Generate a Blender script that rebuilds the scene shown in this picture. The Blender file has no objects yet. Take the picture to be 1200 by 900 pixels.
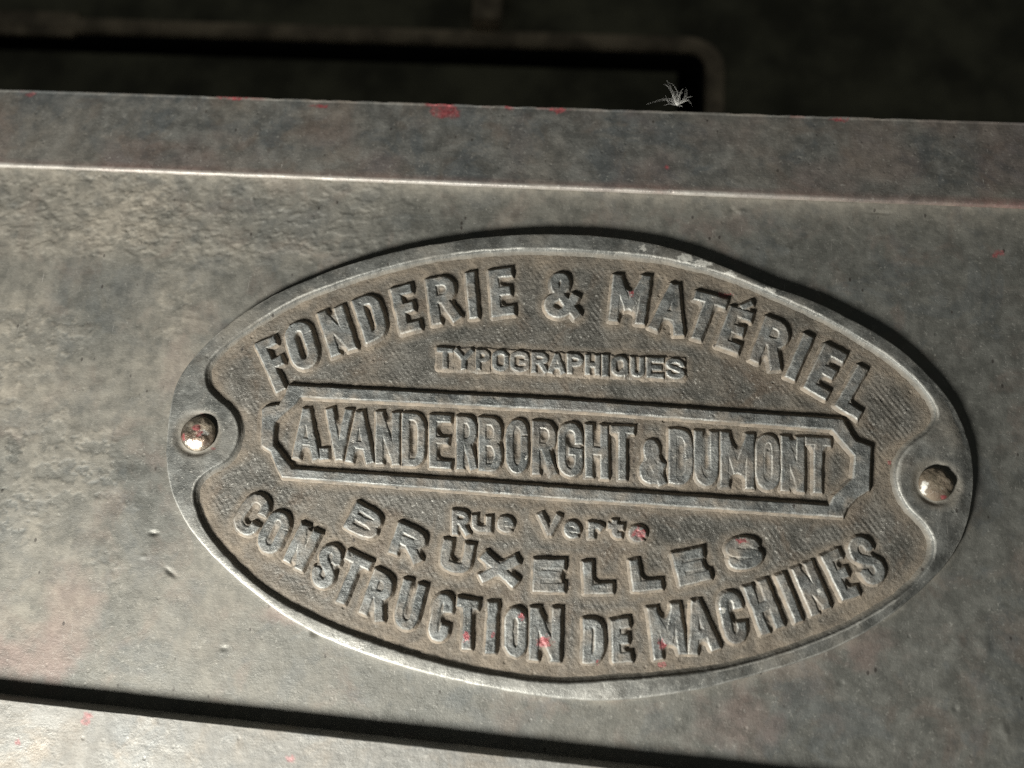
import bpy, math
import numpy as np
from mathutils import Matrix, Vector

# ------------------------------------------------------------------ set-up
sc = bpy.context.scene
COL = sc.collection
S = 1.0 / 6000.0            # one working unit "u" (about 0.17 mm) in metres
FPX = 942.0                 # focal length in units of a 1200-wide picture

def nrm(v):
    v = np.asarray(v, float); return v / np.linalg.norm(v)

# camera attitude worked out from the vanishing of the rails
AX = nrm([17500.0, -959.0, 942.0])                       # bed X axis in camera space
v0 = 235.0; u0 = (FPX * FPX - 959.0 * v0) / 17500.0
AZ = -nrm([u0, -v0, -FPX])                               # bed normal in camera space
AY = np.cross(AZ, AX)
ROT = np.array([AX, AY, AZ])                             # camera -> world

def ray(px, py):
    d = np.array([px - 600.0, -(py - 450.0), -FPX])
    return ROT @ d
d0 = ray(668, 545)
CAMP = np.array([-d0[0], -d0[1], -d0[2]])                # scale 1 u per pixel at the plate's middle

def P(px, py, z=0.0):
    """point of the bed at height z seen at a measured position"""
    d = ray(px, py); t = (z - CAMP[2]) / d[2]
    return CAMP + d * t
def P2(px, py, z=0.0):
    return P(px, py, z)[:2]

# ------------------------------------------------------------------ noise
_rs = np.random.RandomState(7)
_LAT = _rs.rand(8, 256, 256)
def vnoise(x, y, seed=0):
    L = _LAT[seed % 8]
    ox = 37.7 * seed; oy = 91.3 * seed
    x = x + ox; y = y + oy
    xi = np.floor(x).astype(int); yi = np.floor(y).astype(int)
    fx = x - xi; fy = y - yi
    fx = fx * fx * fx * (fx * (fx * 6 - 15) + 10); fy = fy * fy * fy * (fy * (fy * 6 - 15) + 10)
    a = L[xi % 256, yi % 256]; b = L[(xi + 1) % 256, yi % 256]
    c = L[xi % 256, (yi + 1) % 256]; d = L[(xi + 1) % 256, (yi + 1) % 256]
    return (a * (1 - fx) + b * fx) * (1 - fy) + (c * (1 - fx) + d * fx) * fy
def fbm(x, y, size, octs=4, seed=0, gain=0.5):
    """-1..1"""
    x = np.asarray(x, float) / size; y = np.asarray(y, float) / size
    s = 0; a = 1; n = 0
    ca, sa = math.cos(.6), math.sin(.6)
    for o in range(octs):
        s = s + a * (vnoise(x, y, seed + o) * 2 - 1); n += a; a *= gain
        x, y = (x * ca - y * sa) * 2.03, (x * sa + y * ca) * 2.03
    return s / n
def sstep(a, b, x):
    t = np.clip((x - a) / (b - a), 0, 1); return t * t * (3 - 2 * t)

# ------------------------------------------------------------------ mesh helpers
def make_mesh(name, co, faces, mat, parent=None, attrs=None, smooth=True):
    """co (n,3) in u, faces (m,4) ints -> one mesh object"""
    me = bpy.data.meshes.new(name)
    co = np.ascontiguousarray(np.asarray(co, np.float32) * S)
    faces = np.ascontiguousarray(np.asarray(faces, np.int32))
    n, m, k = len(co), len(faces), faces.shape[1]
    me.vertices.add(n); me.vertices.foreach_set('co', co.ravel())
    me.loops.add(m * k); me.loops.foreach_set('vertex_index', faces.ravel())
    me.polygons.add(m)
    me.polygons.foreach_set('loop_start', np.arange(0, m * k, k, dtype=np.int32))
    me.polygons.foreach_set('use_smooth', np.full(m, smooth, dtype=bool))
    for an, av in (attrs or {}).items():
        at = me.attributes.new(an, 'FLOAT', 'POINT')
        at.data.foreach_set('value', np.ascontiguousarray(np.asarray(av, np.float32)))
    me.update(calc_edges=True); me.validate()
    me.materials.append(mat)
    o = bpy.data.objects.new(name, me); COL.objects.link(o)
    if parent is not None: o.parent = parent
    return o

def grid_faces(nx, ny):
    i = np.arange(nx - 1)[:, None]; j = np.arange(ny - 1)[None, :]
    a = (i * ny + j).ravel()
    return np.stack([a, a + ny, a + ny + 1, a + 1], 1)

def height_mesh(name, X, Y, Z, mat, parent, keep=None, attrs=None):
    nx, ny = X.shape
    f = grid_faces(nx, ny)
    co = np.stack([X.ravel(), Y.ravel(), Z.ravel()], 1)
    attrs = {k: v.ravel() for k, v in (attrs or {}).items()}
    if keep is not None:
        kk = keep.ravel()
        f = f[kk[f].any(1)]
        used = np.zeros(len(co), bool); used[f.ravel()] = True
        idx = np.cumsum(used) - 1
        co = co[used]; f = idx[f]
        attrs = {k: v[used] for k, v in attrs.items()}
    return make_mesh(name, co, f, mat, parent, attrs)

def empty(name, loc=(0, 0, 0)):
    o = bpy.data.objects.new(name, None); COL.objects.link(o)
    o.location = Vector(loc) * S
    o.empty_display_size = 0.005
    return o
def tag(o, label=None, cat=None, kind=None, group=None):
    if label: o['label'] = label
    if cat: o['category'] = cat
    if kind: o['kind'] = kind
    if group: o['group'] = group
    return o

# ------------------------------------------------------------------ materials
class NT:
    def __init__(s, name):
        s.m = bpy.data.materials.new(name); s.m.use_nodes = True
        s.t = s.m.node_tree; s.t.nodes.clear()
        s.out = s.t.nodes.new('ShaderNodeOutputMaterial')
        s.b = s.t.nodes.new('ShaderNodeBsdfPrincipled')
        s.t.links.new(s.b.outputs[0], s.out.inputs[0])
        tc = s.t.nodes.new('ShaderNodeTexCoord')
        mp = s.t.nodes.new('ShaderNodeMapping'); mp.inputs['Scale'].default_value = (1 / S,) * 3
        s.t.links.new(tc.outputs['Object'], mp.inputs['Vector'])
        s.vec = mp.outputs[0]
    def put(s, sock, v):
        if isinstance(v, bpy.types.NodeSocket): s.t.links.new(v, sock)
        elif isinstance(v, tuple) and len(v) == 3 and sock.type == 'RGBA': sock.default_value = (*v, 1)
        else: sock.default_value = v
    def stretch(s, sx, sy, sz=1, rot=0):
        mp = s.t.nodes.new('ShaderNodeMapping')
        mp.inputs['Scale'].default_value = (sx, sy, sz); mp.inputs['Rotation'].default_value = (0, 0, rot)
        s.t.links.new(s.vec, mp.inputs['Vector']); return mp.outputs[0]
    def noise(s, size, detail=5, rough=.55, vec=None, off=0, dist=0):
        n = s.t.nodes.new('ShaderNodeTexNoise')
        n.noise_dimensions = '4D'
        n.inputs['W'].default_value = off
        n.inputs['Scale'].default_value = 1.0 / size
        n.inputs['Detail'].default_value = detail; n.inputs['Roughness'].default_value = rough
        n.inputs['Distortion'].default_value = dist
        s.t.links.new(vec or s.vec, n.inputs['Vector']); return n.outputs[0]
    def voro(s, size, feature='F1', vec=None):
        n = s.t.nodes.new('ShaderNodeTexVoronoi'); n.feature = feature
        n.inputs['Scale'].default_value = 1.0 / size
        s.t.links.new(vec or s.vec, n.inputs['Vector']); return n.outputs['Distance']
    def ramp(s, v, a, b, lo=0.0, hi=1.0):
        n = s.t.nodes.new('ShaderNodeMapRange'); n.interpolation_type = 'SMOOTHSTEP'
        s.put(n.inputs['Value'], v)
        for k, x in (('From Min', a), ('From Max', b), ('To Min', lo), ('To Max', hi)): s.put(n.inputs[k], x)
        return n.outputs[0]
    def math(s, op, a, b=0.0, clamp=False):
        n = s.t.nodes.new('ShaderNodeMath'); n.operation = op; n.use_clamp = clamp
        s.put(n.inputs[0], a); s.put(n.inputs[1], b); return n.outputs[0]
    def mix(s, f, a, b, mode='MIX'):
        n = s.t.nodes.new('ShaderNodeMix'); n.data_type = 'RGBA'; n.blend_type = mode
        s.put(n.inputs[0], f); s.put(n.inputs[6], a); s.put(n.inputs[7], b); return n.outputs[2]
    def fmix(s, f, a, b):
        n = s.t.nodes.new('ShaderNodeMix'); n.data_type = 'FLOAT'
        s.put(n.inputs[0], f); s.put(n.inputs[2], a); s.put(n.inputs[3], b); return n.outputs[0]
    def attr(s, name):
        n = s.t.nodes.new('ShaderNodeAttribute'); n.attribute_name = name; return n.outputs['Fac']
    def bump(s, h, dist, strength=1.0, prev=None):
        n = s.t.nodes.new('ShaderNodeBump'); n.inputs['Distance'].default_value = dist * S
        n.inputs['Strength'].default_value = strength
        s.put(n.inputs['Height'], h)
        if prev is not None: s.put(n.inputs['Normal'], prev)
        return n.outputs[0]

def iron(name, ca, cb, stain=(.16, .10, .065), stain_amt=.5, metal=.55, rough=(.38, .58), bump=1.0,
         dust=(.30, .235, .165), scratches=0.4, hole=0.0, spec=.5, seed=0.0, mott=1.0, cool=0.0, brush=.25, speck=1.0):
    n = NT(name)
    big = n.noise(130, 5, .6, off=seed, dist=.6)
    mid = n.noise(22, 6, .62, off=seed + 1.3)
    fine = n.noise(4.5, 5, .7, off=seed + 2.1)
    col = n.mix(n.ramp(big, .5 - .20 / max(mott, .4), .5 + .20 / max(mott, .4)), ca, cb)
    col = n.mix(n.ramp(mid, .40, .68, 0, .55 * mott), col, tuple(min(1, x * 1.5) for x in cb))
    col = n.mix(n.ramp(n.noise(9, 6, .7, off=seed + 5), .52, .70, 0, .6 * mott), col, tuple(x * .55 for x in ca))
    st = n.noise(70, 6, .62, off=seed + 7.7, dist=1.0)
    col = n.mix(n.ramp(st, .50, .66, 0, stain_amt), col, stain)
    if cool: col = n.mix(n.ramp(n.noise(85, 6, .65, off=seed + 23, dist=1.2), .50, .60, 0, cool), col, (.085, .100, .108))
    col = n.mix(n.math('MULTIPLY', n.attr('stain'), n.ramp(mid, .25, .6, .5, 1.0)), col, (.195, .135, .118))
    col = n.mix(n.ramp(fine, .55, .72, 0, .75 * speck), col, (.44, .43, .39))
    col = n.mix(n.ramp(n.noise(3.0, 4, .7, off=seed + 19), .58, .72, 0, .55 * speck), col, tuple(x * .4 for x in ca))
    # thin bright scratches in two directions
    s1 = n.noise(2.2, 2, .5, vec=n.stretch(1, .035, 1, .5), off=seed + 3)
    s2 = n.noise(2.2, 2, .5, vec=n.stretch(1, .05, 1, -1.1), off=seed + 4)
    sm = n.math('MULTIPLY', n.ramp(n.math('MAXIMUM', s1, s2), .70, .80), n.ramp(n.noise(60, 3, .5, off=seed + 9), .45, .62, 0, scratches))
    col = n.mix(sm, col, (.45, .43, .40))
    d = n.attr('dust')
    dn = n.math('MULTIPLY', d, n.ramp(mid, .25, .60, .45, 1.0), clamp=True)
    dcol = n.mix(n.ramp(n.noise(16, 5, .6, off=seed + 6), .35, .65), dust, tuple(x * .62 for x in dust))
    col = n.mix(dn, col, dcol)
    dot = n.math('MULTIPLY', n.ramp(n.voro(15), .10, .05), n.ramp(n.noise(26, 3, .5, off=seed + 27), .54, .64))
    col = n.mix(n.math('MULTIPLY', dot, .25), col, (.50, .48, .43))
    ddot = n.math('MULTIPLY', n.ramp(n.voro(21, vec=n.stretch(1.3, .8, 1, .7)), .13, .06), n.ramp(n.noise(40, 3, .5, off=seed + 29), .50, .58))
    col = n.mix(n.math('MULTIPLY', ddot, .8), col, (.035, .030, .026))
    sr = n.attr('scrape_glint')  # bare worn metal, plus highlights painted on rail, rim and rivets
    srn = n.math('MULTIPLY', sr, n.ramp(fine, .30, .5, .35, 1.0), clamp=True)
    col = n.mix(srn, col, (.62, .61, .56))
    rd = n.attr('red')
    rd = n.math('MULTIPLY', rd, n.ramp(n.noise(7, 4, .6, off=seed + 37), .30, .55, .35, .9))
    col = n.mix(rd, col, n.mix(n.ramp(fine, .35, .65), (.17, .026, .032), (.34, .09, .095)))
    n.put(n.b.inputs['Base Color'], col)
    m = n.math('MULTIPLY', n.math('SUBTRACT', 1.0, n.math('MAXIMUM', dn, n.math('MULTIPLY', rd, .8)), clamp=True), n.ramp(mid, .3, .65, metal * 1.15, metal * .7))
    n.put(n.b.inputs['Metallic'], m)
    r = n.ramp(mid, .3, .7, rough[0], rough[1])
    r = n.fmix(dn, r, .78); r = n.fmix(rd, r, .35); r = n.fmix(srn, r, .42)
    n.put(n.b.inputs['Roughness'], r)
    n.b.inputs['Specular IOR Level'].default_value = spec
    bmp = n.bump(n.noise(14, 7, .68, off=seed + 11), 2.6, bump * .55)
    bmp = n.bump(n.noise(2.6, 4, .6, off=seed + 12), .55, bump * .6, bmp)
    pit = n.ramp(n.voro(17), .05, .16)
    pm = n.ramp(n.noise(80, 3, .5, off=seed + 13), .48, .6)
    bmp = n.bump(n.fmix(pm, 1.0, pit), .9, bump * .6, bmp)
    bmp = n.bump(n.noise(2.4, 4, .6, vec=n.stretch(.16, 1, 1, .05), off=seed + 31), .9, bump * brush, bmp)
    bmp = n.bump(n.noise(1.5, 2, .5, off=seed + 17), .35, bump * .6, bmp)
    n.put(n.b.inputs['Normal'], bmp)
    return n.m

M_panel = iron('worn_bed_iron', (.090, .092, .083), (.146, .146, .132), stain=(.170, .135, .115), stain_amt=.45, metal=.5, rough=(.48, .62), bump=.62, dust=(.250, .226, .184), scratches=.8, mott=.42, cool=.32, brush=.22, speck=.5)
M_rail = iron('rail_iron', (.100, .101, .094), (.165, .163, .150), stain=(.135, .108, .088), stain_amt=.5, metal=.45, rough=(.48, .64), bump=.7, dust=(.185, .160, .128), scratches=.9, seed=20, mott=.8, cool=.5, speck=.7)
M_low = iron('lower_rail_iron', (.135, .135, .125), (.215, .210, .194), stain=(.20, .165, .125), stain_amt=.5, metal=.45, rough=(.50, .66), bump=.9, dust=(.245, .232, .205), scratches=.7, seed=33, mott=.6, cool=.3, speck=.6)
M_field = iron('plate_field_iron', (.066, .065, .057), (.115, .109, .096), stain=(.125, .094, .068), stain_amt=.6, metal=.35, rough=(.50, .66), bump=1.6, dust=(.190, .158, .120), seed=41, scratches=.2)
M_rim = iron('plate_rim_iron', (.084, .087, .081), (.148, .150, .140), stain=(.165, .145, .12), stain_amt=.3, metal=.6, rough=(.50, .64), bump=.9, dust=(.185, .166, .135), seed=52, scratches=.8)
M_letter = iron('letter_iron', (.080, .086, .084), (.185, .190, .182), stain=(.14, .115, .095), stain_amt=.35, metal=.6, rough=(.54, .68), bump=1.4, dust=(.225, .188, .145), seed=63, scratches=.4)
M_rivet = iron('rivet_steel', (.15, .13, .105), (.27, .235, .185), stain=(.13, .08, .06), stain_amt=.7, metal=.85, rough=(.28, .5), bump=1.3, seed=74, scratches=.3)

M_dull = iron('tarnished_rivet', (.10, .085, .065), (.19, .16, .115), stain=(.12, .07, .05), stain_amt=.7, metal=.7, rough=(.42, .6), bump=1.3, dust=(.16, .125, .09), seed=81, scratches=.3)

def plain(name, col, rough=.7, metal=0.0, size=60, var=.5):
    n = NT(name)
    c = n.mix(n.ramp(n.noise(size, 5, .6), .35, .68), tuple(x * (1 - var) for x in col), tuple(x * (1 + var) for x in col))
    n.put(n.b.inputs['Base Color'], c)
    n.b.inputs['Roughness'].default_value = rough; n.b.inputs['Metallic'].default_value = metal
    n.put(n.b.inputs['Normal'], n.bump(n.noise(size * .12, 5), 3.0, .5))
    return n.m
M_cast = plain('dark_casting', (.125, .118, .078), .75, 0, 160)
M_black = plain('shade_black', (.012, .012, .010), .95, 0, 200)  # black colour stands in for the shade deep in the slot
M_lip = plain('brown_lip', (.35, .275, .195), .7, 0, 90)
M_floor = plain('dark_floor', (.02, .02, .017), .9, 0, 300)
M_fluff = plain('fluff', (.75, .74, .70), .8, 0, 20, .1)

# ------------------------------------------------------------------ curves
def closed_curve(pts, n, sm=2.0):
    """smooth closed curve through points, n samples even in length"""
    p = np.asarray(pts, float); k = len(p)
    out = []
    for i in range(k):
        p0, p1, p2, p3 = p[i - 1], p[i], p[(i + 1) % k], p[(i + 2) % k]
        t0 = 0; t1 = t0 + np.linalg.norm(p1 - p0) ** .5; t2 = t1 + np.linalg.norm(p2 - p1) ** .5; t3 = t2 + np.linalg.norm(p3 - p2) ** .5
        for t in np.linspace(t1, t2, 40, endpoint=False):
            a1 = (t1 - t) / (t1 - t0) * p0 + (t - t0) / (t1 - t0) * p1
            a2 = (t2 - t) / (t2 - t1) * p1 + (t - t1) / (t2 - t1) * p2
            a3 = (t3 - t) / (t3 - t2) * p2 + (t - t2) / (t3 - t2) * p3
            b1 = (t2 - t) / (t2 - t0) * a1 + (t - t0) / (t2 - t0) * a2
            b2 = (t3 - t) / (t3 - t1) * a2 + (t - t1) / (t3 - t1) * a3
            out.append((t2 - t) / (t2 - t1) * b1 + (t - t1) / (t2 - t1) * b2)
    q = np.array(out)
    def resample(q, n):
        qq = np.vstack([q, q[:1]])
        l = np.concatenate([[0], np.cumsum(np.linalg.norm(np.diff(qq, axis=0), axis=1))])
        s = np.linspace(0, l[-1], n, endpoint=False)
        return np.stack([np.interp(s, l, qq[:, 0]), np.interp(s, l, qq[:, 1])], 1)
    q = resample(q, n)
    L = np.sum(np.linalg.norm(np.roll(q, -1, 0) - q, axis=1)) / n
    sg = sm / L
    kk = np.arange(-int(4 * sg) - 1, int(4 * sg) + 2); w = np.exp(-.5 * (kk / sg) ** 2); w /= w.sum()
    q = sum(wi * np.roll(q, k_, 0) for k_, wi in zip(kk, w))
    return resample(q, n)

ZP = 16.0     # top of the plate's rim above the bed
ZF = 9.3      # field of the plate

OUT = [(450,299),(525,284),(600,276),(675,275),(750,283),(800,295),(850,313),(900,335),(950,352),(1000,376),(1050,406),(1090,441),(1115,470),(1134,508),(1141,550),(1140,585),(1132,620),(1119,648),(1096,676),(1058,710),(1013,741),(960,766),(900,786),(830,805),(755,817),(690,820),(605,811),(530,796),(470,780),(395,753),(345,728),(295,692),(250,652),(222,618),(206,588),(197,555),(195,525),(199,487),(206,455),(219,430),(255,391),(305,355),(380,321)]
INN = [(450,315),(550,296),(625,292),(700,295),(775,303),(830,316),(875,332),(940,360),(1000,391),(1050,425),(1080,452),(1098,480),(1098,492),(1090,504),(1067,521),(1055,536),(1050,556),(1053,574),(1065,596),(1085,616),(1094,634),(1092,656),(1067,688),(1007,727),(933,759),(867,779),(800,790),(730,796),(655,799),(580,791),(505,774),(430,750),(395,737),(320,699),(270,657),(240,620),(228,590),(227,574),(232,562),(244,552),(266,539),(277,522),(280,506),(277,491),(267,477),(251,464),(242,451),(241,435),(248,420),(264,404),(305,376),(355,348)]
out_c = closed_curve([P2(x, y, ZP - 1.5) for x, y in OUT], 1800, 6.0)
inn_c = closed_curve([P2(x, y, ZP - 0.5) for x, y in INN], 2400, 3.0)

def inward(c):
    t = np.roll(c, -3, 0) - np.roll(c, 3, 0); t /= np.linalg.norm(t, axis=1)[:, None]
    n = np.stack([-t[:, 1], t[:, 0]], 1)
    a = np.sum(c[:, 0] * np.roll(c[:, 1], -1) - np.roll(c[:, 0], -1) * c[:, 1])
    return n if a > 0 else -n      # points to the middle of the plate
CEN = np.array([0.0, 4.0])
def polar(c):
    d = c - CEN; th = np.arctan2(d[:, 1], d[:, 0]); r = np.hypot(d[:, 0], d[:, 1])
    o = np.argsort(th); th = th[o]; r = r[o]
    return np.concatenate([th - 2 * np.pi, th, th + 2 * np.pi]), np.concatenate([r, r, r])
pi_th, pi_r = polar(inn_c); po_th, po_r = polar(out_c)
def r_in(X, Y): return np.interp(np.arctan2(Y - CEN[1], X - CEN[0]), pi_th, pi_r)
def r_out(X, Y): return np.interp(np.arctan2(Y - CEN[1], X - CEN[0]), po_th, po_r)

# spots of red paint and of bright scraped metal: (px, py, radius_x, radius_y)
def blobs(X, Y, spots, z, seed=0, edge=.45):
    v = np.zeros_like(X)
    for k, (px, py, rx, ry) in enumerate(spots):
        c = P2(px, py, z)
        m = (np.abs(X - c[0]) < rx * 2.2) & (np.abs(Y - c[1]) < ry * 2.2)
        if not m.any(): continue
        x, y = X[m], Y[m]
        d = np.hypot((x - c[0]) / rx, (y - c[1]) / ry) + .85 * fbm(x, y, max(2.5, min(rx, ry) * .9), 4, seed + k, .6)
        v[m] = np.maximum(v[m], 1 - sstep(1 - edge, 1.0, d))
    return v
RED = [(748,626,9,9),(870,634,8,4),(636,753,10,5),(641,750,4,5),(776,757,5,7),(775,779,6,3),(546,746,4,6),(612,722,4,4),(850,346,9,4),(741,343,4,6),(1096,545,3,3),(1042,541,3,3),(1047,552,2,3),(578,744,2,4),(700,776,2,3)]
RED_RAIL = [(34,109,9,5),(272,111,25,4),(275,113,12,4),(519,130,21,16),(596,124,6,5),(656,128,13,6),(375,123,12,3),(985,139,14,3),(780,200,4,4)]
RED_PANEL = [(1172,297,7,5),(1165,300,3,3),(104,838,3,3)]
SCRAPE = [(806,303,15,6),(822,309,12,5),(856,321,10,5),(903,340,9,4),(752,290,6,5)]

# ------------------------------------------------------------------ the machine bed
bed = tag(empty('machine_bed', (0, 0, 0)), 'worn grey cast iron machine bed with raised rails holding the oval plate', 'machine bed')

# upper rail: section in (y, z) along x, its lower foot follows two measured points
a = P2(0, 198, 0); b = P2(1200, 247, 0)
sl = (b[1] - a[1]) / (b[0] - a[0])
def y_rail(x): return a[1] + sl * (x - a[0])
RZ = 8.5
far0 = P2(0, 103, -3); far1 = P2(1200, 142, -3)
def y_far(x): return far0[1] + (far1[1] - far0[1]) / (far1[0] - far0[0]) * (x - far0[0])

# panel: heightfield
xs = np.concatenate([np.arange(-2600, -860, 30), np.arange(-860, 800, 1.7), np.arange(800, 1500, 30)]); ys = np.arange(-480, 420, 1.7)
X, Y = np.meshgrid(xs, ys, indexing='ij')
Z = .9 * fbm(X, Y, 260, 3, 1) + .35 * fbm(X, Y, 40, 4, 2) + .10 * fbm(X, Y, 9, 3, 5)
dr = y_rail(X) - Y
Z += 4.0 * np.exp(-np.clip(dr, 0, None) / 13.0)
# flaking old coating on the left
fx = sstep(-430, -560, X + 70 * fbm(X, Y, 90, 4, 3)) * sstep(-250, -60, Y + 30 * fbm(X, Y, 60, 3, 4)) 
fl = fbm(X * .9, Y * 1.25, 20, 6, 6, .68)
fl2 = sstep(-.03, .03, fl)
fx = fx * sstep(-.25, .2, fbm(X, Y, 75, 3, 1))
Z += fx * (.65 * fl2 + .35 * fbm(X, Y, 6, 4, 7, .65))
fu = sstep(-120, -330, X) * sstep(210, 250, Y)
Z += fu * .8 * sstep(-.02, .10, fbm(X, Y * 1.4, 13, 5, 2, .6))
def dent(px, py, rx, ry, dz, rot=0.0):
    global Z
    c = P2(px, py); x = X - c[0]; y = Y - c[1]
    u = x * math.cos(rot) + y * math.sin(rot); v = -x * math.sin(rot) + y * math.cos(rot)
    Z += dz * np.exp(-((u / rx) ** 2 + (v / ry) ** 2) ** 1.3)
for dd in [(180,625,5,2.4,-2.8),(200,671,8,2.4,-2.6,-.6),(168,652,4,2.5,1.2),(1120,754,9,7,1.5),(1152,756,9,9,1.6),(1115,752,6,6,-.9),(150,270,3,2.5,-1.6),
           (1085,605,3,3,1.0),(925,292,3,3,1.0),(868,248,5,3,1.2),(858,246,2.5,2.5,-1.2),(345,252,7,3,1.4,.5),(330,247,4,2,-1.6,.5),(370,742,4,3,-2.0),(366,741,3,3,-1.5),
           (1178,858,4,10,1.2,.3),(1120,830,3,3,-1.4),(60,290,14,8,.9),(262,760,5,2,-1.0),(985,800,4,3,-1.2),(1030,250,14,1.5,-1.2)]:
    dent(*dd)
coat = .12 + .88 * sstep(330, -260, X + 60 * fbm(X, Y, 120, 3, 2))      # the old pale coating survives on the left
dust = np.clip(coat * (.30 + .5 * fbm(X, Y, 110, 4, 5)) + .30 * fx * (fl2 - .2) + .5 * fu * .6, 0, 1)
ro = np.hypot(X - CEN[0], Y - CEN[1]) - r_out(X, Y)
dust = np.maximum(dust, .8 * np.exp(-np.clip(ro, 0, None) / 9.0) * (.6 + .6 * fbm(X, Y, 20, 3, 3)))
dust = np.maximum(dust, .75 * np.exp(-np.clip(dr, 0, None) / 26.0))
angr = np.arctan2(Y - CEN[1], X - CEN[0])
Z += 1.5 * np.exp(-np.clip(ro, 0, None) / 4.0) + 6.0 * np.exp(-((angr + .12) / .42) ** 2) * np.exp(-(np.clip(ro, 0, None) / 16.0) ** 1.3) * (1 + .2 * fbm(X, Y, 30, 3, 2))
stain = np.maximum.reduce([blobs(X, Y, [(75,700,50,75)], 0, 2, .9) * .7, blobs(X, Y, [(20,770,120,40)], 0, 4, .9) * .65, blobs(X, Y, [(870,850,60,45),(1000,760,60,30)], 0, 3, .9) * .45, blobs(X, Y, [(330,720,70,22),(205,430,25,50)], 0, 5, .9) * .5, blobs(X, Y, [(850,265,90,22)], 0, 6, .9) * .35])
height_mesh('panel', X, Y, Z, M_panel, bed, dr > -6, attrs={'dust': dust, 'red': blobs(X, Y, RED_PANEL, 0, 2) * .8, 'scrape_glint': 0 * X, 'stain': stain})

def bar(name, x0, x1, step, section, mat, parent, attrs_fn):
    """a long casting: section(x) gives rows of (y, z)"""
    xs = np.concatenate([np.arange(-2600, x0, 30), np.arange(x0, x1, step), np.arange(x1, 1500, 30)])
    rows = np.array([section(x) for x in xs])                # nx, nr, 2
    nx, nr = rows.shape[:2]
    X = np.repeat(xs[:, None], nr, 1); Y = rows[:, :, 0]; Z = rows[:, :, 1]
    return height_mesh(name, X, Y, Z, mat, parent, attrs=attrs_fn(X, Y, Z))

_tt = np.linspace(0, 1, 64)
def sec_up(x):
    y0 = y_rail(x); yf = y_far(x)
    w = .5 * fbm(np.array([x]), np.array([3.]), 60, 4, 2)[0] + .25 * fbm(np.array([x]), np.array([9.]), 9, 3, 4)[0]
    chip = .9 * max(0, fbm(np.array([x]), np.array([40.]), 24, 3, 1)[0] - .25)
    r = [(y0 - .6, -2.0), (y0 - .2 , .5), (y0 + .3 + w, RZ - 3.2), (y0 + .8 + w, RZ - 1.6), (y0 + 1.6 + w + chip, RZ - .5), (y0 + 3.2 + w + chip, RZ)]
    ys = y0 + 6 + (yf - 3.5 - y0 - 6) * _tt
    jit = .22 * fbm(np.full(64, x), ys, 30, 4, 3) + .10 * fbm(np.full(64, x), ys, 7, 3, 5)
    zz = RZ - 14 * _tt + jit
    r += list(zip(ys, zz))
    c2 = 2.2 * max(0, fbm(np.array([x]), np.array([77.]), 18, 4, 6)[0])
    r += [(yf - 1.6 - c2, -4.0), (yf - c2, -6.0), (yf + .8 - c2 * .5, -10), (yf + 1, -30), (yf + 1, -420)]
    return r
def at_up(X, Y, Z):
    red = blobs(X, Y, RED_RAIL, -2, 1)
    edge = sstep(7, 1, y_far(X) - Y) * sstep(-.05, .25, fbm(X, Y, 26, 4, 5))
    foot = sstep(16, 5, Y - y_rail(X))
    pink = sstep(380, 560, X) * foot * .55
    return {'dust': np.clip(.15 + .6 * fbm(X, Y, 70, 4, 4) + .5 * edge, 0, 1) * sstep(-8, -4, Z) + .6 * sstep(RZ - 1.5, RZ - 5, Z) * (Y < y_rail(X) + 2), 'red': np.clip(np.maximum(red, .35 * edge * sstep(.2, .5, fbm(X, Y, 40, 3, 2))) + pink * .45, 0, 1) * sstep(-14, -10, Z),
            'scrape_glint': .5 * sstep(5.5, 2.5, Y - y_rail(X)) * sstep(RZ - 6, RZ - 2.5, Z) * sstep(420, 120, X) * (.75 + .5 * fbm(X, Y * 0, 30, 4, 3)),  # painted highlight along the rail's lit lower edge, fading to the right
            'stain': np.clip(foot * .5 + sstep(0, .5, fbm(X, Y, 90, 4, 7)) * .35, 0, 1) * sstep(-14, -10, Z)}
bar('upper_rail', -900, 840, 2.2, sec_up, M_rail, bed, at_up)

LZ = 23.0
l0 = P2(0, 819, LZ); l1 = P2(640, 891, LZ)
def y_low(x): return l0[1] + (l1[1] - l0[1]) / (l1[0] - l0[0]) * (x - l0[0])
_t2 = np.linspace(0, 1, 70) ** 1.9
def sec_low(x):
    y0 = y_low(x)
    w = .8 * fbm(np.array([x]), np.array([3.]), 50, 4, 5)[0]
    ys = y0 - 1.3 - 260 * _t2
    zz = LZ + .6 * fbm(np.full(70, x), ys, 60, 3, 2) + .3 * fbm(np.full(70, x), ys, 9, 4, 6) + w * .2
    r = [(y0 + 2, -3), (y0 + .8 + w, LZ - 6), (y0 + .3 + w, LZ - 2.0), (y0 - .6 + w, LZ - .7)] + list(zip(ys, zz))
    return r
bar('lower_rail', -900, 840, 2.2, sec_low, M_low, bed,
    lambda X, Y, Z: {'dust': np.clip(.25 + .8 * fbm(X, Y, 60, 4, 2), 0, 1), 'red': blobs(X, Y, [(104,838,8,4),(100,845,6,5),(340,890,6,4),(20,870,3,3)], LZ, 3) * .6, 'scrape_glint': 0 * X})

# ------------------------------------------------------------------ the oval name plate
plate = tag(empty('name_plate', (0, 0, 0)), 'oval cast iron maker plate with raised lettering and dusty recessed field', 'name plate')

# rim swept between the two outlines (bosses round the rivets belong to it)
th_i = np.arctan2(inn_c[:, 1] - CEN[1], inn_c[:, 0] - CEN[0])
ro_ = np.interp(th_i, po_th, po_r)
o_pts = CEN + np.stack([np.cos(th_i), np.sin(th_i)], 1) * ro_[:, None]
ks = np.arange(-30, 31); kw = np.exp(-.5 * (ks / 10.0) ** 2); kw /= kw.sum()
n_in = inward(inn_c)
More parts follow.
